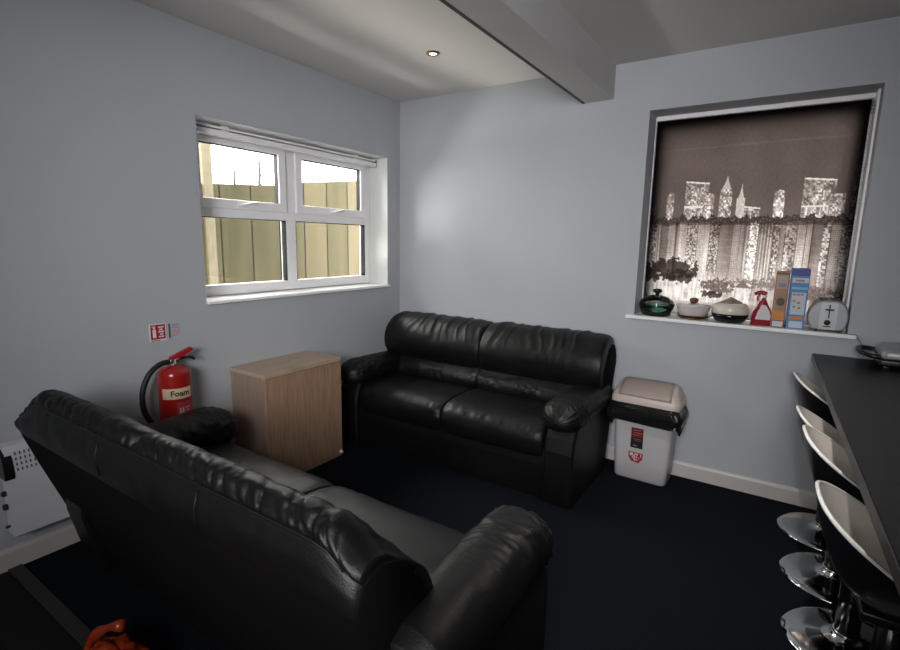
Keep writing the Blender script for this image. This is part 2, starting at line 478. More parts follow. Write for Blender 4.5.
# ---- roller blind with a night skyline print
def blind():
    root = thing('roller_blind', 'dark roller blind printed with a lit city skyline at night', 'blind', (0, 0, 0))
    X0, X1, Z0, Z1 = 1.944, 3.003, 1.012, 2.232
    NX, NZ = 320, 360
    rnd = random.Random(11)
    # towers: fx0, fx1, shoulder, spire (or None), brightness, window pitch
    towers = [(.0, .035, .44, None, .10, .008), (.088, .130, .365, None, .20, .010), (.19, .315, .313, None, .20, .0075), (.288, .345, .375, None, .25, .007),
              (.372, .437, .36, .284, .21, .008), (.470, .580, .44, None, .17, .009), (.462, .500, .405, .33, .26, .02),
              (.640, .690, .372, None, .30, .009), (.768, .908, .320, None, .20, .0075), (.885, .950, .395, None, .24, .007), (.975, 1.0, .36, None, .10, .009)]
    cols = []
    x = 0.0
    while x < 1.0:                                    # lower rows of lit blocks
        wd = rnd.uniform(.018, .075)
        cols.append((x, x + wd, rnd.uniform(.16, .40), rnd.choice((.006, .0075, .009)), rnd.choice((0, 0, 1, 1, 2)), rnd.uniform(-.03, .03), rnd.uniform(.52, .62)))
        x += wd
    def h2(a, b, s=0):
        v = math.sin(a * 127.1 + b * 311.7 + s * 74.7) * 43758.5453
        return v - math.floor(v)
    def N(x, y, z):
        return noise.noise(Vector((x, y, z)))
    def shade(fx, fz):
        weave = N(fx * 240, fz * 60, 3) * .5 + N(fx * 60, fz * 240, 5) * .5
        hor = .522 + .008 * N(fx * 14, 0, 9)
        v = .050 * (1 + .45 * weave) * (1 + .2 * N(fx * 7, fz * 7, 1))
        if abs(fz - .155 + .01 * fx) < .004:
            v *= 1.25                                 # the fabric's cross seam
        if fz < hor:
            v *= .8 + .45 * min(1, fz / .5)
            for (a, b, sh, sp, br, pt) in towers:
                top = sh
                if sp:
                    d = abs(fx - (a + b) / 2) / ((b - a) / 2)
                    if d < .8:
                        top = sp + (sh - sp) * min(1, d * 1.3) ** .6
                elif b - a > .1:
                    top = sh + .012 * (fx - a) / (b - a)
                elif b - a < .06 and .03 < a < .9:
                    top = sh + .012 * (2 * abs(fx - (a + b) / 2) / (b - a)) ** 3
                if a <= fx <= b and fz >= top:
                    i, j = math.floor(fx / pt), math.floor(fz / (pt * 1.1))
                    u, q = fx / pt - i, fz / (pt * 1.1) - j
                    lit = h2(i, j, a)
                    edge = .8 + .4 * math.sin((fx - a) / (b - a) * 3.1)
                    v = br * edge * (.85 + .5 * N(fx * 40, fz * 40, 2)) * (.75 + .5 * (fz - top) / (hor - top))
                    if lit > .80:
                        v *= 1.8
                    elif lit < .34:
                        v *= .55
                    if u < .25 or q < .25:
                        v *= .8
                    if b - a > .1 and (abs(fz - sh - .13) < .005 or fz < top + .007):
                        v = .34
                    if sp and fz < sh:
                        v = br * 1.05
                    if sp and sp > .32:
                        v = br * 1.0 * (.8 + .4 * h2(math.floor(fx / .006), math.floor(fz / .006), 5))
            k = .5 + .5 * N(fx * 30, 3, 4) + .35 * N(fx * 90, 6, 4)
            if fz > hor - .042 * (k + .2):            # dark low roofs and trees along the waterline
                v = .022 + .16 * max(0, N(fx * 130, fz * 130, 8)) ** 1.3
            return v
        d = fz - hor
        v = .2
        for (a, b, br, pt, kind, off, tp) in cols:
            if a <= fx < b:
                i, j = math.floor(fx / pt), math.floor(fz / pt)
                u, q = fx / pt - i, fz / pt - j
                lit = h2(i, j, a * 3)
                v = br * (.9 + .45 * N(fx * 26, fz * 7, 2)) * (.85 + .3 * lit)
                if kind == 0:
                    if u < .35 or q < .35:
                        v *= .66
                elif kind == 1:
                    v *= 1.45 if lit > .68 else (.5 if lit < .35 else .95)
                else:
                    v *= .8 + .35 * math.sin(fx * 420)
                if fx - a < .005:
                    v *= .5
                if fz < tp - .03 and kind != 0:
                    v *= .45 + .5 * lit
        v *= .50 + .85 * min(1, d / .20)
        if d < .012:
            v *= .45
        if fx > .80 and fz < .80:
            v *= .9
        glow = max(0, min(1, (fz - .755) / .07))
        gv = .30 + .10 * math.sin(fx * 5 + .6) + .20 * N(fx * 90, fz * 14, 6) + .10 * N(fx * 14, fz * 50, 16)
        v = v * (1 - glow * .85) + gv * glow * .85
        v *= 1.12 - .5 * abs(fx - .55)
        def clump(cx, cz, rx, rz, dark, s, f, thr=.8):
            nonlocal v
            e = ((fx - cx) / rx) ** 2 + ((fz - cz) / rz) ** 2
            n = N(fx * f, fz * f, s) + .6 * N(fx * f * 2.3, fz * f * 2.3, s + 1)
            if e + n * 1.1 < thr:
                v = v * .10 + dark * (1 + .9 * N(fx * 120, fz * 120, s))
        clump(.145, .765, .15, .058, .010, 12, 30)
        clump(.20, .80, .10, .04, .012, 14, 34)
        clump(.04, .79, .06, .05, .02, 17, 40)
        clump(.41, .845, .10, .05, .055, 13, 48, .62)
        clump(.38, .885, .06, .02, .02, 23, 40)
        clump(.68, .82, .30, .03, .10, 19, 60, .5)
        clump(.90, .862, .14, .04, .06, 15, 60, .6)
        if fz > .93:
            v *= .75
        if abs(fx - .535) < (fz - .80) * .8 and .80 < fz < .842:
            v = .10
        return max(.008, v)
    verts, faces, vals = [], [], []
    for j in range(NZ + 1):
        for i in range(NX + 1):
            fx, fz = i / NX, j / NZ
            verts.append((X0 + (X1 - X0) * fx, .2 + .0015 * math.sin(fx * 9), Z1 + (Z0 - Z1) * fz))
            v = min(1.0, shade(fx, fz) * .34)
            vals.append(v)
    for j in range(NZ):
        for i in range(NX):
            a = j * (NX + 1) + i
            faces.append((a, a + NX + 1, a + NX + 2, a + 1))
    me = bpy.data.meshes.new('fabric')
    me.from_pydata(verts, [], faces)
    at = me.color_attributes.new('print', 'FLOAT_COLOR', 'POINT')
    buf = []
    for v in vals:
        k = min(1, v * 8)
        buf += [v * 1.0, v * (.73 + .20 * k), v * (.66 + .24 * k), 1]
    at.data.foreach_set('color', buf)
    m = bpy.data.materials.new('printed_blind_fabric')
    m.use_nodes = True
    nt = m.node_tree
    for n in list(nt.nodes):
        nt.nodes.remove(n)
    L = nt.links.new
    out = nt.nodes.new('ShaderNodeOutputMaterial')
    ca = nt.nodes.new('ShaderNodeAttribute'); ca.attribute_name = 'print'
    tr = nt.nodes.new('ShaderNodeBsdfTranslucent')
    df = nt.nodes.new('ShaderNodeBsdfDiffuse')
    dk = nt.nodes.new('ShaderNodeVectorMath'); dk.operation = 'SCALE'; dk.inputs['Scale'].default_value = .35
    L(ca.outputs['Color'], dk.inputs[0]); L(dk.outputs[0], df.inputs['Color'])
    L(ca.outputs['Color'], tr.inputs['Color'])
    mx = nt.nodes.new('ShaderNodeMixShader'); mx.inputs[0].default_value = .3
    L(tr.outputs[0], mx.inputs[1]); L(df.outputs[0], mx.inputs[2]); L(mx.outputs[0], out.inputs['Surface'])
    me.materials.append(m)
    for p in me.polygons:
        p.use_smooth = True
    o = bpy.data.objects.new('fabric', me)
    COL.objects.link(o)
    o.parent = root
    obj('headrail', B(X0 - .004, X1 + .012, .176, .212, 2.226, 2.2535, .004), M['upvc'], root)
    bm = bmesh.new()
    for k in range(62):                                # bead chain down the right edge
        z = 2.22 - k * .0185
        bmesh.ops.create_icosphere(bm, subdivisions=1, radius=.0055, matrix=Matrix.Translation((3.0085 + .001 * math.sin(k), .190, z)))
    obj('bead_chain', bm, M['upvc'], root, True)['kind'] = 'stuff'
    return root
blind()

# ------------------------------------------------------------------ outside
struct('ground', B(-14, -T - .02, -12, 12, -.35, -.3), M['earth'])
fence = thing('garden_fence', 'weathered vertical board fence outside the left window', 'fence', (-1.2, 0, -.3))
bm = bmesh.new()
def fpanel(y0, y1, top0, top1, sag):
    b = bmesh.new()
    n = 14
    pts = [(y0, 0)] + [(y0 + (y1 - y0) * k / n, top0 + (top1 - top0) * k / n - sag * math.sin(PI * k / n)) for k in range(n + 1)] + [(y1, 0)]
    extrude_poly(b, pts, -.02, .02, 'yz')
    return obj('board_panel', b, M['fence'], fence)
fpanel(-4.2, -.985, 2.17, 2.165, 0)
fpanel(-.945, -.12, 2.175, 2.235, .0)
fpanel(-.12, 2.6, 2.265, 2.70, .03)
for y in (-4.2, -.965):
    obj('post', B(-.045, .045, y - .04, y + .04, 0, 2.75 if y > -2 else 2.2, .006), M['wood_post'], fence)
rt = random.Random(3)
for k, (ty, h, lab) in enumerate(((2.55, 2.9, 'bare grey tree beyond the fence, left one of the pair'), (3.1, 3.25, 'taller bare grey tree beyond the fence, right one of the pair'))):
    tr = thing('bare_tree', lab, 'tree', (-6.0, ty, -.3), 0, 'bare trees beyond the fence')
    b = bmesh.new()
    tube(b, cr([(0, 0, 0), (.03, .02, h * .4), (0, -.02, h * .8), (0, 0, h + .1)], 10), [.07 - .006 * i for i in range(10)], 7)
    obj('trunk', b, M['bark'], tr, True)
    b = bmesh.new()
    for i in range(26):
        z = h * rt.uniform(.45, .95)
        a = rt.uniform(0, 2 * PI)
        l = (h + .25 - z) * rt.uniform(.25, .5)
        d = Vector((math.cos(a) * .35, math.sin(a) * .35, 1)).normalized()
        tube(b, [Vector((0, 0, z)), Vector((0, 0, z)) + d * l * .5, Vector((0, 0, z)) + d * l + Vector((0, 0, .05))], [.014, .009, .003], 5)
    obj('branches', b, M['bark'], tr, True)

# ------------------------------------------------------------------ sofas
def fbm(x, y, z):
    return noise.noise(Vector((x, y, z))) + .5 * noise.noise(Vector((x * 2.1, y * 2.1, z + 7))) 

def smoothstep(a, b, x):
    t = max(0, min(1, (x - a) / (b - a)))
    return t * t * (3 - 2 * t)

def puff(prof, x0, x1, nx, ns, pw=6, shrink=.75, wr=None, seed=0, soft=0):
    """closed (u,z) profile swept along x with soft ends; wr(x, s, t) -> outward offset"""
    P = cr([(a, b, 0) for a, b in prof], ns, True)
    c = sum(P, Vector()) / ns
    nor = []
    for i in range(ns):
        t = P[(i + 1) % ns] - P[i - 1]
        n = Vector((t.y, -t.x, 0)).normalized()
        if n.dot(P[i] - c) < 0:
            n = -n
        nor.append(n)
    bm = bmesh.new()
    loops = []
    for k in range(nx + 1):
        t = -math.cos(PI * k / nx)                   # denser near the ends
        t = .5 * t + .5 * (2 * k / nx - 1)
        x = (x0 + x1) / 2 + (x1 - x0) / 2 * t
        s = 1 - (1 - shrink) * abs(t) ** pw
        if soft and t * soft > 0:
            s = 1 - (1 - shrink) * .35 * abs(t) ** pw
        if k in (0, nx):
            s = shrink - (.02 if soft and t * soft > 0 else .18)
        lp = []
        for i in range(ns):
            p = c + (P[i] - c) * s
            o = wr(x, i / ns, t) if wr else 0
            p = p + nor[i] * o
            lp.append((x, p.x, p.y))
        loops.append(lp)
    loft(bm, loops)
    return bm

def end_taper(x, z, b0, b1, hs):
    zb = .655 * hs
    if z <= zb:
        return z
    k = .62 * (1 - smoothstep(-.02, .26, x - b0)) + .34 * (1 - smoothstep(0, .13, b1 - x))
    return zb + (z - zb) * (1 - min(.9, k))

def gauss(s, c, w):
    d = abs(s - c)
    d = min(d, 1 - d)
    return math.exp(-(d / w) ** 2)

def sofa(name, label, x0, x1, bx0, bx1, face, yrear, hs, lean, arx, arz):
    """face=-1 faces -y (rear at high y); face=+1 faces +y"""
    root = thing(name, label, 'sofa', ((x0 + x1) / 2, yrear, 0))
    ox = (x0 + x1) / 2
    def place(bm):
        for v in bm.verts:
            v.co = Vector((v.co.x - ox, v.co.y * face, v.co.z))
        return bm
    aw = .235
    L = M['leather']
    # base / fascia
    bm = bmesh.new()
    pr = [(.20, .0), (.20, .30), (.30, .33), (.70, .33), (.755, .30), (.765, .20), (.762, .0)]
    loft(bm, [[(x, u, z) for u, z in pr] for x in (x0 + aw - .08, x1 - aw + .08)])
    obj('base', place(bm), L, root)
    # reclined back shell with its padded rear panel
    sh = [(.215, .0), (.19, .07), (.045, .52), (.012, .625), (.000, .665), (.006, .705), (.030, .752), (.055, .785), (.10, .80), (.20, .77), (.28, .66), (.33, .40), (.34, .0)]
    if lean:
        sh = [(.215, .0), (.19, .07), (.045, .5), (.012, .605), (.000, .650), (-.004, .70), (-.004, .76), (.004, .802), (.020, .822), (.060, .835), (.125, .795), (.220, .675), (.262, .59), (.278, .52), (.29, .40), (.34, .0)]
    sh = [(u, z * hs) for u, z in sh]
    P = []
    for i in range(len(sh)):
        a, b = sh[i], sh[(i + 1) % len(sh)]
        for k in range(5):
            P.append((a[0] + (b[0] - a[0]) * k / 5, a[1] + (b[1] - a[1]) * k / 5))
    bm = bmesh.new()
    NX = 90
    loops = []
    for k in range(NX + 1):
        x = bx0 + (bx1 - bx0) * k / NX
        e = min(k, NX - k)
        ins = .014 if e == 0 else (.004 if e == 1 else 0)
        lp = []
        for (u, z) in P:
            d = 0
            zl, zh = (.65, .812) if lean else (.62, .79)
            if zl * hs < z < zh * hs and u < .1:
                q = math.sin(PI * (z / hs - zl) / (zh - zl))
                d = -.010 * q + .004 * fbm(x * 9, z * 10, 4) * q + .0035 * fbm(x * 26, z * 6, 2) * smoothstep(.68 * hs, .78 * hs, z)
            lp.append((x, u + d + (ins if u < .2 else -ins), z - (ins * .8 if z > .6 else 0)))
        loops.append(lp)
    loft(bm, loops)
    def tapered(bm):
        if lean:
            for v in bm.verts:
                v.co.z = end_taper(v.co.x, v.co.z, bx0, bx1, hs)
        return bm
    back = obj('backrest', place(tapered(bm)), [L, M['sofarear']], root, True)
    for p in back.data.polygons:                      # the flat rear takes a darker, duller black
        if p.center.z < (.648 if lean else .66) * hs and p.center.y * face < .205:
            p.material_index = 1
    bm = bmesh.new()
    tube(bm, [(bx0 + (bx1 - bx0) * k / 40, .004 if lean else .044, .808 * hs if lean else .775 * hs) for k in range(1, 40)], .0045, 6)
    for f in (.40, .70):
        xs = bx0 + (bx1 - bx0) * f
        tube(bm, [(xs, -.008, .675 * hs), (xs, -.0155, .71 * hs), (xs, -.015, .75 * hs), (xs, -.004, .795 * hs)], .0024, 6)
    obj('seam', place(tapered(bm)), M['piping'], back, True)
    # back cushions
    bp = [(.045, .775), (.055, .815), (.095, .845), (.165, .850), (.245, .825), (.315, .765), (.350, .690), (.345, .610), (.312, .545),
          (.320, .525), (.362, .490), (.372, .445), (.345, .400), (.26, .40), (.20, .52), (.13, .68), (.08, .765)]
    if lean:
        bp = [(.003, .812), (.012, .842), (.038, .862), (.082, .854), (.135, .806), (.190, .740), (.238, .672), (.272, .605), (.288, .555),
              (.285, .525), (.310, .490), (.335, .445), (.325, .400), (.24, .40), (.17, .52), (.10, .66), (.035, .765)]
    bp = [(u, z * hs) for u, z in bp]
    n = len(bp)
    def wr_back(seed):
        def f(x, s, t):
            i = s * n
            top = gauss(s, 1.3 / n, .075) + .75 * gauss(s, 4.2 / n, .07)
            crease = gauss(s, 8.2 / n, .02)
            lum = gauss(s, 10.3 / n, .045)
            wx = x + .05 * noise.noise(Vector((x * 4, s * 9, seed)))
            r = .8 * noise.noise(Vector((wx * 21, s * 3.0, seed))) + .9 * ((1 - abs(noise.noise(Vector((wx * 13, s * 2.2, seed + 9))))) ** 5 - .35)
            if lean:
                wy = x + .35 * (s - .1) + .03 * noise.noise(Vector((x * 5, s * 12, seed)))
                cr1 = (1 - abs(noise.noise(Vector((wy * 15, s * 3.5, seed + 4))))) ** 7
                cr2 = (1 - abs(noise.noise(Vector((wy * 27, s * 4.5, seed + 14))))) ** 6
                r = .35 * r - 1.5 * cr1 - .9 * cr2 + .5
            w = (.0062 if lean else .0105) * r * (top + .6 * lum + .15)
            w += .004 * fbm(x * 6, s * 14, seed + 5)
            w -= .004 * crease * (1 - .5 * r)
            return w * (1 - abs(t) ** 8 * .5)
        return f
    xm = (bx0 + bx1) / 2
    for k, (a, b) in enumerate(((bx0 + .004, xm - .001), (xm + .001, bx1 - .004))):
        bm = puff(bp, a, b, 230 if lean else 150, 110, 16, .90, wr_back(3 + 10 * k), soft=(0 if not lean else (-1 if k == 0 else 1)))
        obj('back_cushion', place(tapered(bm)), L, root, True)
    # seat cushions
    sp = [(.29, .30), (.28, .37), (.32, .42), (.45, .438), (.60, .438), (.71, .425), (.775, .392), (.796, .335), (.785, .27), (.76, .235), (.70, .25), (.50, .27)]
    sp = [(u, z * (1 + (hs - 1) * .4)) for u, z in sp]
    ns_ = len(sp)
    def wr_seat(seed):
        def f(x, s, t):
            fr = gauss(s, 6.0 / ns_, .06)
            w = .0035 * fbm(x * 5, s * 10, seed) + .005 * fbm(x * 28, s * 5, seed + 3) * fr
            w += .004 * fbm(x * 16, s * 16, seed) * smoothstep(.6, 1, abs(t))
            return w
        return f
    s0, s1 = x0 + aw - .03, x1 - aw + .03
    sm = (s0 + s1) / 2
    for k, (a, b) in enumerate(((s0, sm - .001), (sm + .001, s1))):
        bm = puff(sp, a, b, 80, 72, 14, .90, wr_seat(21 + 10 * k))
        obj('seat_cushion', place(bm), L, root, True)
    # arms
    for side in (-1, 1):
        xo_ = x0 if side < 0 else x1
        cx = xo_ - side * (arx - .004)
        bm = bmesh.new()
        xa, xb = sorted((xo_ - side * .018, xo_ - side * .19))
        pr = [(.16, 0), (.10, .28), (.10, .44 * hs), (.66, .46 * hs), (.74, .44 * hs), (.785, .39), (.80, .31), (.795, .0)]
        loops = []
        for x, ins in ((xa, .012), (xa + .012, 0), (xb - .012, 0), (xb, .012)):
            loops.append([(x, u - (ins if u > .5 else -ins), z - (ins if z > .3 else 0)) for u, z in pr])
        loft(bm, loops)
        arm = obj('armrest', place(bm), L, root)
        # pillow top: a gathered roll
        bm = bmesh.new()
        NL, NS = 170, 64
        u0, u1 = .10, (.85 if lean else .835)
        loops = []
        for k in range(NL + 1):
            f = k / NL
            f = .5 - .5 * math.cos(PI * f) if f > .5 else f * 1.0
            u = u0 + (u1 - u0) * f
            e = max(0, (f - .80) / .20)
            sc_ = math.sqrt(max(0.0, 1 - e ** 2.6))
            if f < .06:
                sc_ = .75 + .25 * (f / .06)
            if k == NL:
                sc_ = .04
            rx, rz = arx * sc_, arz * sc_
            zc = (.468 + .018 * f) * hs - .02 * e
            lp = []
            for i in range(NS):
                a = 2 * PI * i / NS
                pw = .85
                ca, sa_ = math.cos(a), math.sin(a)
                px = math.copysign(abs(ca) ** pw, ca)
                pz = math.copysign(abs(sa_) ** pw, sa_)
                if pz < 0:
                    pz *= .82
                amp = smoothstep(.30, .75, f)
                g = .5 * fbm(u * 34 + 3 * fbm(a, u * 3, 2), a * 1.2 + side, 5 + side + x0 * 3)
                ua = u + .035 * a + .02 * noise.noise(Vector((a * 1.5, u * 8, 3)))
                g = .25 * noise.noise(Vector((ua * 24, a * 1.2, 5 + side)))
                g += .75 * ((1 - abs(noise.noise(Vector((ua * 17, a * 1.6, 15 + side + x0))))) ** 9)
                g += .6 * ((1 - abs(noise.noise(Vector((ua * 31, a * 2.2, 25 + side + x0))))) ** 8) - .3
                d = 1 + .075 * g * amp * sc_ + .02 * fbm(u * 9, a * 2, 9)
                if e > 0:
                    d += .05 * e * math.sin(a * 17 + 2 * math.sin(a * 3))
                lp.append((cx + rx * px * d, u, zc + rz * pz * d))
            loops.append(lp)
        loft(bm, loops)
        obj('arm_pad', place(bm), L, arm, True)
    return root

sofa('sofa', 'black leather two-seat sofa against the back wall, seen from its front', .075, 1.882, .132, 1.852, -1, -.022, 1.045, False, .116, .094)
sofa('sofa', 'nearer black leather sofa, seen from behind its reclined back', .190, 2.165, .104, 2.035, 1, -2.653, .985, True, .118, .106)

# ------------------------------------------------------------------ cabinet
cb = thing('storage_cabinet', 'light oak low cabinet between the two black sofas by the left wall', 'cabinet', (.175, -1.312, 0))
cx, cy = .175, -1.312
X0, X1, Y0, Y1 = .003 - cx, .327 - cx, -1.612 - cy, -1.024 - cy
bm = bmesh.new()
box(bm, X0 + .006, X1 - .004, Y0 + .006, Y1 - .006, .035, .664, .002)
obj('carcass', bm, M['oak'], cb)
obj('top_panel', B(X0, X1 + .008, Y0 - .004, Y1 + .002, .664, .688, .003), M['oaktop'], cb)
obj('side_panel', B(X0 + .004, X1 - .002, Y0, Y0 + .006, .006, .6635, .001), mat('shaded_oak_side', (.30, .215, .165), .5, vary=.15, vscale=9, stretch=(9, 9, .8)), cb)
obj('door', B(X1 - .004, X1 + .004, Y0 + .002, Y1 - .002, .006, .662, .0015), M['oak'], cb)
bm = bmesh.new()
lathe(bm, [(.003, -.012), (.011, -.010), (.013, 0), (.011, .010), (.003, .012)], 14)
bm.transform(Matrix.Translation((X1 + .012, Y1 - .02, .035)) @ Matrix.Rotation(PI / 2, 4, 'Y'))
obj('knob', bm, M['rim'], cb, True)
bm = bmesh.new()
box(bm, X0 + .02, X1 - .02, Y0 + .02, Y1 - .02, 0, .036)
obj('plinth', bm, M['oak'], cb)

# ------------------------------------------------------------------ fire extinguisher
ex = thing('fire_extinguisher', 'red fire extinguisher with a black hose on the left wall', 'fire extinguisher', (.086, -1.985, .25))
bm = bmesh.new()
lathe(bm, [(.02, 0), (.070, 0), (.078, .010), (.080, .03), (.080, .488), (.078, .502), (.071, .515), (.055, .526), (.032, .533), (.020, .536), (.018, .542), (.005, .542)], 40)
obj('cylinder', bm, M['red'], ex, True)
bm = bmesh.new()
lathe(bm, [(.005, .538), (.021, .538), (.021, .544), (.017, .546), (.017, .566), (.004, .566)], 20)
box(bm, -.016, .016, -.022, .026, .550, .570, .004)
obj('valve', bm, M['steel'], ex, True)
bm = bmesh.new()   # upper lever, rising to the +y side
for pts in ([(-.022, .562), (-.012, .582), (.095, .618), (.103, .611), (.102, .602), (.030, .568), (.0, .553)],):
    extrude_poly(bm, [(a, b) for a, b in pts], -.012, .012, 'yz')
obj('squeeze_lever', bm, M['redlever'], ex)
bm = bmesh.new()
tube(bm, cr([(0, .0, .560), (0, .06, .567), (0, .095, .563), (0, .115, .548)], 10), .0075, 8)
obj('carry_handle', bm, M['blackplastic'], ex, True)
bm = bmesh.new()
tube(bm, cr([(.0, -.02, .558), (.0, -.07, .552), (.0, -.125, .51), (.002, -.162, .43), (.004, -.163, .33), (.01, -.125, .24), (.02, -.095, .17)], 26), .0135, 10)
tube(bm, [(.02, -.097, .18), (.021, -.090, .11)], [.014, .017], 10)
obj('hose', bm, M['blackrubber'], ex, True)
def wrap(bm, r, a0, a1, z0, z1, n=20):
    pa = [(r * math.cos(a0 + (a1 - a0) * k / n), r * math.sin(a0 + (a1 - a0) * k / n)) for k in range(n + 1)]
    loft(bm, [[(x, y, z0) for x, y in pa], [(x, y, z1) for x, y in pa]], closed=False)
bm = bmesh.new()
wrap(bm, .0808, -1.30, .55, .372, .428)
lb = obj('label_band', bm, M['labelcream'], ex, True)
def wraptext(s, size, r, ang, z, m, parent, name='lettering', bold=0.0):
    b = text_bm(s, size, Matrix.Identity(4), .0001, bold)
    for v in b.verts:
        a = ang + v.co.x / r
        v.co = Vector(((r + v.co.z) * math.cos(a), (r + v.co.z) * math.sin(a), z + v.co.y))
    return obj(name, b, m, parent)
wraptext('Foam', .042, .0815, -.20, .400, M['ink'], lb, bold=.0012)
bm = bmesh.new()
wrap(bm, .0808, -.45, .55, .200, .355)
l2 = obj('instruction_label', bm, mat('instruction_red', (.34, .03, .045), .5), ex, True)
bm = bmesh.new()
for k in range(2):
    wrap(bm, .0813, -.30 + k * .16, -.20 + k * .16, .262, .325, 4)
for k, ln in enumerate((.35, .28, .36, .30, .2)):
    wrap(bm, .0813, .06, .06 + ln, .318 - k * .015, .324 - k * .015, 6)
for k in range(4):
    wrap(bm, .0813, -.32, .42 - .06 * (k % 2), .245 - k * .011, .249 - k * .011, 8)
obj('printing', bm, mat('instruction_print', (.52, .36, .38), .5), l2)
bm = bmesh.new()
box(bm, -.0855, -.07, -.02, .02, .25, .48, .003)
tube(bm, [(.083 * math.cos(a), .083 * math.sin(a), .13) for a in [2 * PI * k / 32 for k in range(32)]], .004, 6, closed=True)
box(bm, -.0855, -.078, -.02, .02, .11, .16, .003)
obj('wall_bracket', bm, M['blackplastic'], ex)

# wall signs above the extinguisher
sg = tag(obj('fire_sign', B(0.0005, .004, -2.052, -1.966, .907, 1.000, .001), M['signwhite'], None), 'red and white fire sign on the wall above the extinguisher', 'sign')
obj('red_panel', B(.003, .0046, -2.046, -1.972, .918, .995), M['signred'], sg)
bm = bmesh.new()     # extinguisher pictogram and flames
box(bm, .0046, .0052, -2.037, -2.020, .927, .970)
box(bm, .0046, .0052, -2.034, -2.023, .973, .981)
box(bm, .0046, .0052, -2.040, -2.022, .983, .988)
for k, (a, b) in enumerate(((-2.008, -1.980), (-2.004, -1.986), (-2.008, -1.979), (-2.000, -1.984), (-2.007, -1.981))):
    zz = .985 - k * .0125
    box(bm, .0046, .0052, a, b, zz - .007, zz)
obj('pictogram', bm, M['signwhite'], sg)
obj('lower_strip', B(.0042, .0048, -2.048, -2.0, .9085, .9145), mat('sign_strip', (.35, .25, .12), .5), sg)
s2 = tag(obj('instruction_sign', B(.0005, .003, -1.957, -1.897, .912, .995, .001), mat('pale_sign', (.50, .51, .56), .5), None), 'small pale blue and pink notice beside the red fire sign', 'sign')
obj('icon_strip', B(.003, .0035, -1.955, -1.943, .915, .993), mat('icon_dark', (.10, .12, .13), .5), s2)
bm = bmesh.new()
for k in range(3):
    box(bm, .003, .0035, -1.938, -1.902, .985 - k * .010, .990 - k * .010)
obj('blue_text', bm, M['signblue'], s2)
bm = bmesh.new()
for k in range(4):
    box(bm, .003, .0035, -1.938, -1.900 - .004 * (k % 2), .952 - k * .010, .957 - k * .010)
obj('pink_text', bm, M['signpink'], s2)

# ------------------------------------------------------------------ wall heater
ht = thing('panel_heater', 'white convector heater on the left wall behind the nearer sofa', 'heater', (0, -2.43, .175))
yl, yr = -.270, .20
bm = bmesh.new()
pr = [(.014, .0), (.092, .0), (.10, .008), (.10, .262), (.098, .285), (.080, .375), (.066, .395), (.05, .40), (.014, .40)]
loft(bm, [[(x, y, z) for x, z in pr] for y in (yl, yr)])
obj('casing', bm, M['heater'], ht)
bm = bmesh.new()
for r in range(4):
    for k in range(28):
        y = yl + .032 + k * .0155
        f0, f1 = r * .245 + .06, r * .245 + .20
        a = (.0985 - .0185 * f0, .285 + .09 * f0)
        b = (.0985 - .0185 * f1, .285 + .09 * f1)
        vs = [bm.verts.new((q[0] + .0008, yy, q[1])) for q, yy in ((a, y), (a, y + .006), (b, y + .006), (b, y))]
        bm.faces.new(vs)
obj('grille_slots', bm, M['grilldark'], ht)
bm = bmesh.new()
extrude_poly(bm, [(.03, .262), (.101, .262), (.102, .285), (.093, .335), (.080, .368), (.05, .385), (.03, .385)], yl - .012, yl + .022, 'xz')
obj('end_cap', bm, M['blackplastic'], ht)
for z, r in ((.185, .012), (.125, .014), (.035, .006)):
    bm = bmesh.new()
    lathe(bm, [(.002, 0), (r, 0), (r, .012), (r * .7, .016), (.002, .016)], 18)
    bm.transform(Matrix.Translation((.04, yl, z)) @ Matrix.Rotation(PI / 2, 4, 'X'))
    obj('knob', bm, M['blackplastic'], ht, True)
obj('wall_mount', B(0.0005, .02, yl + .05, yr - .05, .05, .35), M['heater'], ht)

# ------------------------------------------------------------------ orange bag on the floor
ob = thing('plastic_bag', 'crumpled orange plastic bag on the floor behind the nearer sofa', 'bag', (1.03, -2.73, 0))
bm = bmesh.new()
bmesh.ops.create_icosphere(bm, subdivisions=5, radius=1)
for v in bm.verts:
    n = fbm(v.co.x * 2.2, v.co.y * 2.2, v.co.z * 2.2) * .22 + .10 * abs(noise.noise(v.co * 6))
    r = 1 + n
    v.co = Vector((v.co.x * .13 * r, v.co.y * .09 * r, max(0, .07 + v.co.z * .072 * r)))
obj('bag_body', bm, M['orange'], ob, True)
bm = bmesh.new()
tube(bm, cr([(-.12, -.04, .03), (-.150, -.02, .075), (-.12, .0, .135), (-.06, .02, .178), (-.005, .035, .200)], 16), [.016 + .004 * math.sin(k) for k in range(16)], 8)
obj('bag_handle', bm, M['orange'], ob, True)

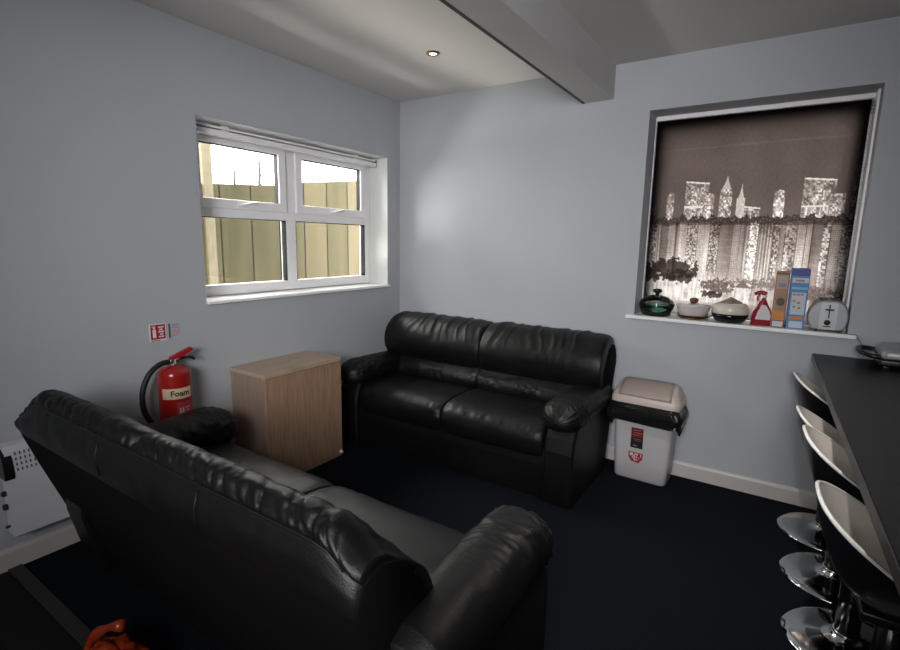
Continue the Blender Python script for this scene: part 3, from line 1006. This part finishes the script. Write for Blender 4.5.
# ------------------------------------------------------------------ swing bin
bn = thing('swing_bin', 'white swing-top kitchen bin with black liner beside the back sofa', 'bin', (2.094, -.146, 0), math.radians(-1.5))
bm = bmesh.new()
loft(bm, [rrect(w_, d_, r_, 6, (0, 0), z) for w_, d_, r_, z in ((.29, .17, .03, 0), (.312, .188, .032, .012), (.325, .198, .034, .15), (.338, .208, .036, .30), (.352, .220, .038, .44), (.358, .222, .038, .475))])
body = obj('bin_body', bm, M['binwhite'], bn, True)
bm = bmesh.new()
loops = []
for k in range(13):
    f = k / 12
    z = .496 - f * .115
    sw = .384 + .052 * math.sin(min(1, f * 1.15) * PI * .80)
    lp = []
    base = rrect(sw, sw * .655, .05, 14, (0, -.004), z)
    for i, p in enumerate(base):
        a = i / len(base) * 2 * PI
        n = .013 * fbm(math.cos(a) * 6, math.sin(a) * 6, f * 3) * (.4 + f)
        rr = math.hypot(p[0], p[1])
        lp.append((p[0] * (1 + n / rr), min(p[1] * (1 + n / rr), .118), p[2] + (.042 * noise.noise(Vector((math.cos(a) * 3.4, math.sin(a) * 3.4, 4))) - .014 * math.sin(a * 2 + 1) - .004) * f))
    loops.append(lp)
loft(bm, loops, cap0=True, cap1=False)
obj('bin_liner', bm, M['bag'], bn, True)
bm = bmesh.new()
# lid: rim then a hipped dome
loft(bm, [rrect(w_, d_, r_, 6, (0, oy), z) for w_, d_, r_, z, oy in
          ((.395, .235, .045, .485, 0), (.402, .240, .046, .492, 0), (.402, .240, .046, .520, 0), (.394, .232, .046, .534, 0), (.372, .205, .045, .560, .004), (.345, .150, .04, .594, .016), (.325, .095, .035, .610, .026), (.29, .05, .02, .613, .03))])
lid = obj('bin_lid', bm, M['bincream'], bn, True)
bm = bmesh.new()
g = []
for j in range(9):
    f = j / 8
    # follow the lid's front slope, a little proud
    zz = [.540, .551, .563, .577, .591, .602, .610, .616, .617][j]
    yy = [-.117, -.112, -.105, -.091, -.071, -.048, -.024, .004, .030][j]
    w_ = [.305, .305, .304, .302, .300, .296, .290, .284, .276][j]
    g.append([(-w_ / 2 + w_ * i / 12, yy, zz + .0035) for i in range(13)])
top = loft(bm, g, closed=False)
r = bmesh.ops.extrude_face_region(bm, geom=list(bm.faces))
for e in r['geom']:
    if isinstance(e, bmesh.types.BMVert):
        e.co += Vector((0, -.002, .004))
obj('swing_flap', bm, M['binpink'], lid, True)
# stickers follow the front face (slight slope)
def front_y(z):
    return -(.188 + (.222 - .188) * (z / .475)) / 2 - .0012
def sticker(name, x0, x1, z0, z1, m, parent, off=0.0, pts=None):
    b = bmesh.new()
    P = pts or [(x0, z0), (x1, z0), (x1, z1), (x0, z1)]
    loft(b, [[(x, front_y(z) - off, z) for x, z in P], [(x, front_y(z) - off - .0006, z) for x, z in P]])
    return obj(name, b, m, parent)
st = sticker('label_sticker', -.060, .012, .215, .345, M['ink'], body)
sticker('red_block', -.059, .011, .285, .344, mat('sticker_red', (.17, .012, .012), .5), st, .0006)
M['stickergrey'] = mat('sticker_grey', (.30, .16, .16), .5)
for (a, b, c, d) in ((-.045, -.002, .329, .333), (-.040, .002, .312, .316), (-.046, -.01, .298, .301), (-.046, .0, .272, .275), (-.04, .002, .262, .264), (-.046, -.02, .228, .234)):
    y = front_y((c + d) / 2) - .0014
    obj('text_line', B(a, b, y - .0004, y, c, d), M['stickergrey'], st)
s2 = sticker('red_stamp', 0, 0, 0, 0, mat('stamp_red', (.33, .02, .03), .5), body, 0, [(-.050, .126), (-.006, .120), (.016, .148), (.018, .186), (-.068, .188), (-.068, .154)])
obj('lettering', text_bm('BUY 1', .028, on_back(-.024, front_y(.17) - .0014, .170), .0003, .0006), M['signwhite'], s2)
obj('lettering', text_bm('GET 1', .018, on_back(-.024, front_y(.15) - .0014, .151), .0003, .0002), M['signwhite'], s2)
obj('lettering', text_bm('FREE', .012, on_back(-.024, front_y(.136) - .0014, .137), .0003, .0001), M['signwhite'], s2)

# ------------------------------------------------------------------ breakfast bar
bar_t = thing('breakfast_bar', 'long black breakfast bar worktop at the right of the room', 'counter', (3.2, -1.5, 0))
def X(x): return x - 3.2
def Y(y): return y + 1.5
bm = bmesh.new()
z0, z1 = .845, .885
pts = [(X(2.888), Y(-.004)), (X(3.55), Y(-.004)), (X(3.55), Y(-3.0)), (X(2.941), Y(-3.0))]
loft(bm, [[(x, y, z) for x, y in pts] for z in (z0, z1)])
es = [e for e in bm.edges]
bmesh.ops.bevel(bm, geom=es, offset=.003, segments=2, affect='EDGES')
obj('worktop', bm, M['counter'], bar_t)
bm = bmesh.new()
loft(bm, [[(X(2.888) - .0012, Y(-.006), z), (X(2.941) - .0012, Y(-2.998), z), (X(2.941) + .001, Y(-2.998), z), (X(2.888) + .001, Y(-.006), z)] for z in (z0 + .004, z1 - .003)])
obj('edge_strip', bm, M['counteredge'], bar_t)
for y in (-.75, -1.95, -2.9):
    bm = bmesh.new()
    lathe(bm, [(.03, 0), (.03, .01), (.024, .012), (.024, .84), (.03, .845)], 18, (X(3.47), Y(y), 0))
    obj('leg', bm, M['blackplastic'], bar_t, True)
obj('support_panel', B(X(3.50), X(3.53), Y(-2.95), Y(-.02), 0, .845), M['blackplastic'], bar_t)

# contact grill on the bar
gr = thing('contact_grill', 'black and silver contact grill on the far end of the breakfast bar', 'grill', (3.235, -.135, .885))
bm = bmesh.new()
box(bm, -.10, .19, -.11, .11, .012, .048, .012, 3)
for sx in (-.08, .16):
    for sy in (-.085, .085):
        box(bm, sx, sx + .025, sy - .012, sy + .012, 0, .014, .003)
obj('base', bm, M['blackplastic'], gr, True)
bm = bmesh.new()
loft(bm, [rrect(w_, d_, .03, 5, (.05, 0), z) for w_, d_, z in ((.29, .215, .050), (.295, .22, .056), (.285, .21, .085), (.25, .18, .105), (.16, .11, .112))])
obj('lid', bm, M['silver'], gr, True)
bm = bmesh.new()
tube(bm, cr([(-.07, .085, .060), (-.13, .085, .068), (-.165, .05, .070), (-.165, -.05, .064), (-.13, -.085, .056), (-.07, -.085, .052)], 24), .011, 8)
obj('handle', bm, M['blackplastic'], gr, True)
bm = bmesh.new()
box(bm, -.15, -.10, -.06, .06, .034, .060, .006)
obj('drip_lip', bm, M['silver'], gr, True)
bm = bmesh.new()
tube(bm, cr([(2.992, -.026, 1.0092), (3.025, -.029, 1.0094), (3.056, -.033, 1.0096), (3.068, -.030, .995), (3.085, -.020, .965), (3.105, -.012, .925), (3.128, -.010, .893)], 24), .0022, 7)
tag(obj('power_cord', bm, mat('grey_cord', (.18, .18, .18), .5), None, True), 'thin grey cord drooping from the window ledge to the bar', 'cord')

# ------------------------------------------------------------------ bar stools
def make_stool(label):
    t = thing('bar_stool', label, 'stool', (0, 0, 0), 0, 'bar stools along the breakfast bar')
    NR, NA = 16, 64
    def rim(a):          # a=0 points to the front (+x); pi is the backrest
        b = (1 - math.cos(a)) / 2
        return .015 + .26 * b ** 1.25
    def plan(a):
        n = 2.5
        c, s = math.cos(a), math.sin(a)
        r = 1 / ((abs(c) / .205) ** n + (abs(s) / .195) ** n) ** (1 / n)
        return r
    def surf(rho, a, off):
        h = rim(a)
        p = plan(a) * (.86 + .14 * min(1, h / .2)) if True else plan(a)
        r = p * (rho ** .8) 
        z = h * rho ** (3.0)
        # offset outwards / down for the outer skin
        steep = min(1, 3.2 * h * rho ** 2 / p / 1.6)
        return Vector((math.cos(a) * (r + off * steep), math.sin(a) * (r + off * steep), z - off * (1 - .75 * steep)))
    def skin(off, r0, r1):
        rows = []
        for j in range(NR + 1):
            rho = r0 + (r1 - r0) * j / NR
            rows.append([surf(max(rho, .02), 2 * PI * k / NA, off) for k in range(NA)])
        return rows
    S = .50
    bm = bmesh.new()
    rows = skin(0, 0, .994)
    loft(bm, [[p + Vector((0, 0, S)) for p in r] for r in rows], cap1=False)
    obj('seat', bm, M['cream'], t, True)
    bm = bmesh.new()
    rows = skin(.009, 0, .994)
    loft(bm, [[p + Vector((0, 0, S)) for p in r] for r in rows], cap1=False)
    obj('seat_shell', bm, M['blackplastic'], t, True)
    bm = bmesh.new()
    lo = []
    for k in range(NA):
        a = 2 * PI * k / NA
        i, o = surf(.994, a, 0), surf(.994, a, .009)
        i2, o2 = surf(1.0, a, .0), surf(1.0, a, .009)
        up = Vector((0, 0, .004))
        lo.append([i, i2 + up, o2 + up, o, (i + o) / 2 - Vector((0, 0, .006))])
    rows = [[bm.verts.new(p + Vector((0, 0, S))) for p in l] for l in lo]
    for k in range(NA):
        a, b = rows[k], rows[(k + 1) % NA]
        for q in range(5):
            bm.faces.new((a[q], a[(q + 1) % 5], b[(q + 1) % 5], b[q]))
    obj('seat_rim', bm, M['rim'], t, True)
    bm = bmesh.new()
    box(bm, -.085, .085, -.085, .085, S - .045, S - .0135, .008)
    lathe(bm, [(.03, S - .075), (.045, S - .06), (.05, S - .04)], 20)
    obj('swivel_plate', bm, M['blackplastic'], t, True)
    bm = bmesh.new()
    lathe(bm, [(.038, .050), (.038, .30), (.035, .305), (.035, S - .07), (.02, S - .06)], 24)
    obj('gas_lift_sleeve', bm, M['blackgloss'], t, True)
    bm = bmesh.new()
    lathe(bm, [(.198, 0), (.200, .004), (.198, .010), (.17, .019), (.12, .026), (.075, .032), (.055, .037), (.046, .044), (.043, .052), (.030, .052)], 56)
    base = obj('base', bm, M['chrome'], t, True)
    bm = bmesh.new()
    lathe(bm, [(.042, .053), (.044, .056), (.044, .060), (.042, .063), (.03, .063)], 28)
    obj('collar', bm, M['chrome'], base, True)
    bm = bmesh.new()
    pts = [(.03, -.03, .235)] + [(.10 + .10 * math.cos(a), .135 * math.sin(a), .235) for a in [-1.9 + 3.8 * k / 18 for k in range(19)]] + [(.03, .03, .235)]
    tube(bm, pts, .009, 8)
    obj('footrest', bm, M['chrome'], t, True)
    return t
s0 = make_stool('white-rimmed cream bar stool nearest the back wall')
s0.location = (3.018, -.285, .048)
s0.rotation_euler = (0, 0, math.radians(6))
for (x, y, dz, rz, lab) in ((3.030, -.712, -.018, 4, 'second cream bar stool from the back wall, set lowest'),
                            (3.036, -1.150, .024, 2, 'third cream bar stool from the back wall'),
                            (3.058, -1.600, -.012, 0, 'nearest cream bar stool, its whole curved seat in view')):
    dup(s0, (x, y, dz), math.radians(rz), lab)
# the gas lifts stand at different heights: raise the seats, keep bases on the floor
def settle(st):
    dz = st.location.z
    st.location.z = 0
    for c in st.children:
        if c.name.split('.')[0] in ('seat', 'seat_shell', 'seat_rim', 'swivel_plate'):
            c.location.z += dz
for o in [o for o in COL.objects if o.name.startswith('bar_stool')]:
    settle(o)

# ------------------------------------------------------------------ things on the ledge of the back window
ZS = 1.0064
t = thing('casserole_dish', 'green glass casserole dish with a clear lid, leftmost on the ledge', 'dish', (2.053, .072, ZS))
bm = bmesh.new()
lathe(bm, [(.01, 0), (.075, 0), (.088, .006), (.103, .05), (.108, .068), (.107, .070), (.107, .074), (.103, .074), (.099, .05), (.084, .010), (.01, .008)], 40)
obj('dish', bm, M['greenglass'], t, True)
bm = bmesh.new()
lathe(bm, [(.106, .076), (.106, .080), (.096, .098), (.065, .120), (.03, .131), (.01, .133), (.01, .129), (.03, .127), (.064, .116), (.094, .094), (.104, .076)], 40)
ld = obj('lid', bm, M['clearglass'], t, True)
bm = bmesh.new()
lathe(bm, [(.012, .131), (.012, .142), (.026, .150), (.030, .158), (.026, .166), (.012, .172), (.004, .173)], 22)
obj('knob', bm, M['blackplastic'], ld, True)

t = thing('amber_dish', 'shallow amber glass dish under the white casserole on the ledge', 'dish', (2.272, .070, ZS))
bm = bmesh.new()
lathe(bm, [(.01, 0), (.068, 0), (.084, .006), (.098, .024), (.100, .026), (.094, .026), (.080, .010), (.01, .008)], 40)
obj('dish', bm, M['amberglass'], t, True)
t = thing('casserole_dish', 'white casserole with a brown knob, stacked on the amber dish', 'dish', (2.269, .070, ZS + .0115))
bm = bmesh.new()
lathe(bm, [(.01, 0), (.060, 0), (.076, .012), (.090, .040), (.098, .066), (.104, .072), (.104, .076), (.096, .076), (.088, .05), (.07, .012), (.01, .008)], 40)
obj('bowl', bm, M['ceramic'], t, True)
bm = bmesh.new()
lathe(bm, [(.094, .070), (.094, .076), (.07, .080), (.03, .083), (.01, .084), (.01, .078), (.06, .074)], 36)
ld = obj('lid', bm, M['ceramic'], t, True)
bm = bmesh.new()
lathe(bm, [(.010, .083), (.018, .088), (.026, .098), (.026, .108), (.016, .116), (.003, .118)], 20)
obj('knob', bm, M['brown'], ld, True)

t = thing('serving_bowl', 'round bowl with black base and white top, left of the spray bottle', 'bowl', (2.470, .062, ZS))
bm = bmesh.new()
lathe(bm, [(.01, 0), (.062, 0), (.080, .010), (.094, .032), (.099, .050), (.094, .052), (.01, .05)], 44)
obj('bowl', bm, M['blackgloss'], t, True)
bm = bmesh.new()
lathe(bm, [(.02, .0525), (.097, .0525), (.101, .058), (.098, .088), (.088, .106), (.070, .116), (.062, .116), (.072, .100), (.078, .07), (.02, .06)], 44)
obj('rim_bowl', bm, M['ceramicwarm'], t, True)
bm = bmesh.new()
vs = [bm.verts.new(p) for p in ((-.065, -.03, .106), (.01, -.055, .112), (-.005, .05, .146), (-.055, .045, .118), (.060, -.02, .110), (.055, .03, .120))]
bm.faces.new((vs[0], vs[1], vs[2], vs[3]))
bm.faces.new((vs[1], vs[4], vs[5], vs[2]))
bmesh.ops.solidify(bm, geom=list(bm.faces), thickness=.003)
obj('folded_cloth', bm, mat('beige_cloth', (.55, .48, .40), .8), t)

t = thing('spray_bottle', 'red trigger spray bottle with a white label on the ledge', 'bottle', (2.632, .045, ZS))
bm = bmesh.new()
prof = [(-.046, 0), (.046, 0), (.050, .010), (.050, .060), (.042, .085), (.026, .120), (.014, .148), (.010, .160), (-.004, .160), (-.010, .148), (-.020, .130), (-.034, .10), (-.048, .065), (-.050, .012)]
P = cr([(a, b, 0) for a, b in prof], 56, True)
loops = []
for q, yy in ((.88, -.024), (.97, -.019), (1, -.008), (1, .008), (.97, .019), (.88, .024)):
    loops.append([(p.x * q, yy, .08 + (p.y - .08) * q) for p in P])
for l in loops:
    for i, p in enumerate(l):
        l[i] = (p[0], p[1], max(0, p[2]))
loft(bm, loops)
bd = obj('bottle_body', bm, M['sprayred'], t, True)
b = bmesh.new()
loft(b, [[(x, yy, z) for x, z in ((-.030, .035), (.042, .035), (.044, .062), (.034, .088), (.016, .118), (-.002, .120), (-.020, .08))] for yy in (-.0246, -.0256)])
obj('label', b, M['spraywhite'], bd)
bm = bmesh.new()
lathe(bm, [(.009, .158), (.012, .160), (.012, .172), (.009, .174)], 16, (.003, 0, 0))
obj('neck_collar', bm, M['signwhite'], t, True)
bm = bmesh.new()
tube(bm, cr([(.012, 0, .178), (-.008, 0, .188), (-.030, 0, .186), (-.046, 0, .176)], 12), [.012, .013, .013, .013, .012, .012, .011, .011, .010, .010, .010, .009], 10)
tube(bm, cr([(-.020, 0, .178), (-.030, 0, .160), (-.026, 0, .140)], 8), .005, 8)
obj('trigger_head', bm, M['sprayred'], t, True)

def cereal(name, label, x0, x1, h, d, base_m, decor):
    t = thing(name, label, 'box', ((x0 + x1) / 2, .01 + d / 2, ZS))
    w_ = (x1 - x0) / 2
    bx = obj('carton', B(-w_, w_, -d / 2, d / 2, 0, h, .002), base_m, t)
    for q, (nm, a, b, c, e, m) in enumerate(decor):
        obj(nm, B(-w_ + 2 * w_ * a, -w_ + 2 * w_ * b, -d / 2 - .0006 - .0002 * q, -d / 2 + .001, h * c, h * e), m, bx)
    return t, bx, w_, d
t, bx, w_, d = cereal('cereal_box', 'tall brown and orange carton between the spray bottle and blue carton', 2.679, 2.744, .312, .15, M['boxbrown'],
    [('base_band', .06, .98, .0, .13, M['boxred']), ('white_panel', .12, .88, .015, .115, M['boxpale']), ('orange_band', .04, .96, .13, .30, M['boxorange']),
     ('top_panel', .12, .9, .70, .93, mat('carton_tan', (.40, .31, .28), .5)), ('top_band', .0, 1.0, .955, .985, mat('carton_dark', (.10, .06, .045), .5)),
     ('badge', .25, .82, .73, .80, mat('carton_grey', (.20, .20, .26), .5)), ('spine', .93, 1.0, .0, .95, M['boxred'])])
b = bmesh.new()
lathe(b, [(.002, 0), (.020, 0), (.020, .001), (.002, .001)], 22, sx=1, sy=1.15)
b.transform(Matrix.Translation((.002, -d / 2 - .0012, .145)) @ Matrix.Rotation(PI / 2, 4, 'X'))
obj('round_picture', b, mat('carton_picture', (.09, .04, .025), .5, vary=.4, vscale=60), bx)
t, bx, w_, d = cereal('cereal_box', 'tallest carton, blue and white, just left of the toaster', 2.750, 2.834, .332, .15, M['boxblue'],
    [('lid_band', .0, 1.0, .885, 1.0, M['boxnavy']), ('pale_band', .08, .96, .77, .85, M['boxpale']), ('pale_panel', .14, .92, .24, .61, M['boxpale']),
     ('orange_band', .14, .92, .155, .215, M['boxorange']), ('white_panel', .16, .90, .02, .13, M['boxpale']), ('logo_band', .1, .94, .66, .70, mat('carton_sky', (.20, .46, .66), .5))])
M['cartonprint'] = mat('carton_red_print', (.50, .16, .10), .5)
for k, (a, b_, z) in enumerate(((-.026, -.012, .185), (-.008, .006, .186), (.010, .024, .187), (-.022, -.010, .150), (-.004, .012, .140), (-.02, -.008, .118), (.004, .016, .112), (-.02, .02, .262))):
    obj('printed_mark', B(a, b_, -d / 2 - .0024, -d / 2, z, z + .011), M['cartonprint'], bx)

t = thing('toaster', 'silver toaster at the right end of the window ledge', 'toaster', (2.937, .080, ZS))
prof = [(-.060, .010), (-.074, .014), (-.088, .045), (-.092, .075), (-.086, .112), (-.070, .145), (-.050, .164), (-.030, .171), (.030, .171), (.050, .164), (.070, .145), (.084, .112), (.088, .075), (.084, .045), (.072, .014), (.060, .010)]
bm = bmesh.new()
loops = []
for yy, q in ((-.085, .90), (-.080, .97), (-.070, 1), (.072, 1), (.080, .97), (.084, .9)):
    loops.append([(x * q, yy, .09 + (z - .09) * q) for x, z in prof])
loft(bm, loops)
bd = obj('body', bm, M['silver'], t, False)
bm = bmesh.new()
loft(bm, [[(x, yy, z) for x, z in ((-.040, .014), (.034, .014), (.036, .10), (.034, .158), (-.036, .158), (-.040, .10))] for yy in (-.0885, -.083)])
fp = obj('front_panel', bm, M['silverlight'], t)
obj('lever_slot', B(-.0035, .0025, -.0900, -.087, .075, .148), M['ink'], fp)
obj('lever', B(-.019, .020, -.0975, -.088, .117, .126, .003), M['blackplastic'], t)
bm = bmesh.new()
lathe(bm, [(.002, 0), (.015, 0), (.013, .007), (.002, .008)], 22)
bm.transform(Matrix.Translation((-.004, -.0885, .052)) @ Matrix.Rotation(PI / 2, 4, 'X'))
obj('browning_knob', bm, M['blackplastic'], t, True)
obj('badge', B(-.022, .014, -.0895, -.088, .028, .034), M['ink'], fp)
bm = bmesh.new()
box(bm, -.045, -.010, -.068, .068, .168, .1735, .001)
box(bm, .010, .045, -.068, .068, .168, .1735, .001)
obj('bread_slots', bm, M['ink'], bd)
for sx in (-.055, .045):
    for sy in (-.065, .062):
        obj('foot', B(sx, sx + .014, sy - .007, sy + .007, 0, .016, .002), M['blackrubber'], t)

# ------------------------------------------------------------------ downlight
dl = thing('ceiling_spotlight', 'small lit recessed spotlight in the ceiling', 'light', (.845, -.738, H))
bm = bmesh.new()
lathe(bm, [(.022, -.002), (.026, -.010), (.036, -.008), (.041, -.001), (.041, 0.0), (.022, 0)], 32)
obj('bezel', bm, M['bronze'], dl, True)
bm = bmesh.new()
lathe(bm, [(.003, -.006), (.016, -.006), (.022, -.003), (.022, -.001), (.003, -.001)], 24)
obj('bulb', bm, M['bulb'], dl, True)

# ------------------------------------------------------------------ light
def area(name, loc, target, sx, sy, power, col, spread=PI):
    l = bpy.data.lights.new(name, 'AREA')
    l.shape = 'RECTANGLE'
    l.size, l.size_y = sx, sy
    l.energy = power
    l.color = col
    l.spread = spread
    o = bpy.data.objects.new(name, l)
    COL.objects.link(o)
    o.location = loc
    o.rotation_euler = (Vector(target) - Vector(loc)).to_track_quat('-Z', 'Y').to_euler()
    return o
def portal(name, loc, target, sx, sy):
    o = area(name, loc, target, sx, sy, 1, (1, 1, 1))
    o.data.cycles.is_portal = True
    return o
portal('portal_left', (-.26, (W1['y0'] + W1['y1']) / 2, 1.59), (2, (W1['y0'] + W1['y1']) / 2, 1.59), 1.57, 1.0)
portal('portal_back', (2.48, .29, 1.63), (2.48, -2, 1.63), 1.09, 1.25)

wd = bpy.data.worlds.new('World')
SC.world = wd
wd.use_nodes = True
bg = wd.node_tree.nodes['Background']
bg.inputs['Color'].default_value = (1.0, .985, .97, 1)
bg.inputs['Strength'].default_value = 18.0

def spot(loc, power, blend=.6, size=2.2, col=(1, .9, .78)):
    l = bpy.data.lights.new('spot_lamp', 'SPOT')
    l.energy = power
    l.spot_size = size
    l.spot_blend = blend
    l.shadow_soft_size = .03
    l.color = col
    o = bpy.data.objects.new('spot_lamp', l)
    COL.objects.link(o)
    o.location = loc
    return o
spot((.845, -.738, H - .02), 5)
spot((2.62, -1.35, H - .02), 95, .8, 1.3, (1, .95, .88))  # added lamp with no fixture, brightens the stool seats
area('room_fill', (2.3, -4.7, 1.9), (1.3, 0, 1.5), 1.8, 1.2, 18, (.98, .98, 1))
area('ceiling_fill', (-.93, -.95, .62), (.55, -.95, 2.3), 1.3, .5, 62, (1, .95, .88))  # added lamp below the left window, lifts the ceiling brightness
fl = spot((2.75, -4.8, 1.9), 425, 1.0, math.radians(72), (.985, .985, 1.0))  # added soft fill behind the camera, cone falloff imitates lens vignetting
fl.name = 'camera_side_fill'
fl.data.shadow_soft_size = .55
fl.rotation_euler = (Vector((.70, 0, 1.15)) - fl.location).to_track_quat('-Z', 'Y').to_euler()

# ------------------------------------------------------------------ camera
yaw, pitch, roll = 0.5773697871127662, 0.16493319018142186, 0.018101046305744432
fpx = 500.4348164405413
fw = Vector((-math.sin(yaw) * math.cos(pitch), math.cos(yaw) * math.cos(pitch), -math.sin(pitch)))
ri = Vector((math.cos(yaw), math.sin(yaw), 0))
up = ri.cross(fw)
r2 = math.cos(roll) * ri + math.sin(roll) * up
u2 = -math.sin(roll) * ri + math.cos(roll) * up
cam = bpy.data.cameras.new('Camera')
cam.sensor_fit = 'HORIZONTAL'
cam.sensor_width = 36
cam.lens = 36 * fpx / 900
cam.clip_start = .05
co = bpy.data.objects.new('Camera', cam)
COL.objects.link(co)
co.matrix_world = Matrix(((r2.x, u2.x, -fw.x, 2.6889630876), (r2.y, u2.y, -fw.y, -3.3320156169), (r2.z, u2.z, -fw.z, 1.45), (0, 0, 0, 1)))
SC.camera = co

SC.view_settings.view_transform = 'Standard'
SC.view_settings.look = 'None'
SC.view_settings.exposure = 0
SC.view_settings.gamma = 1
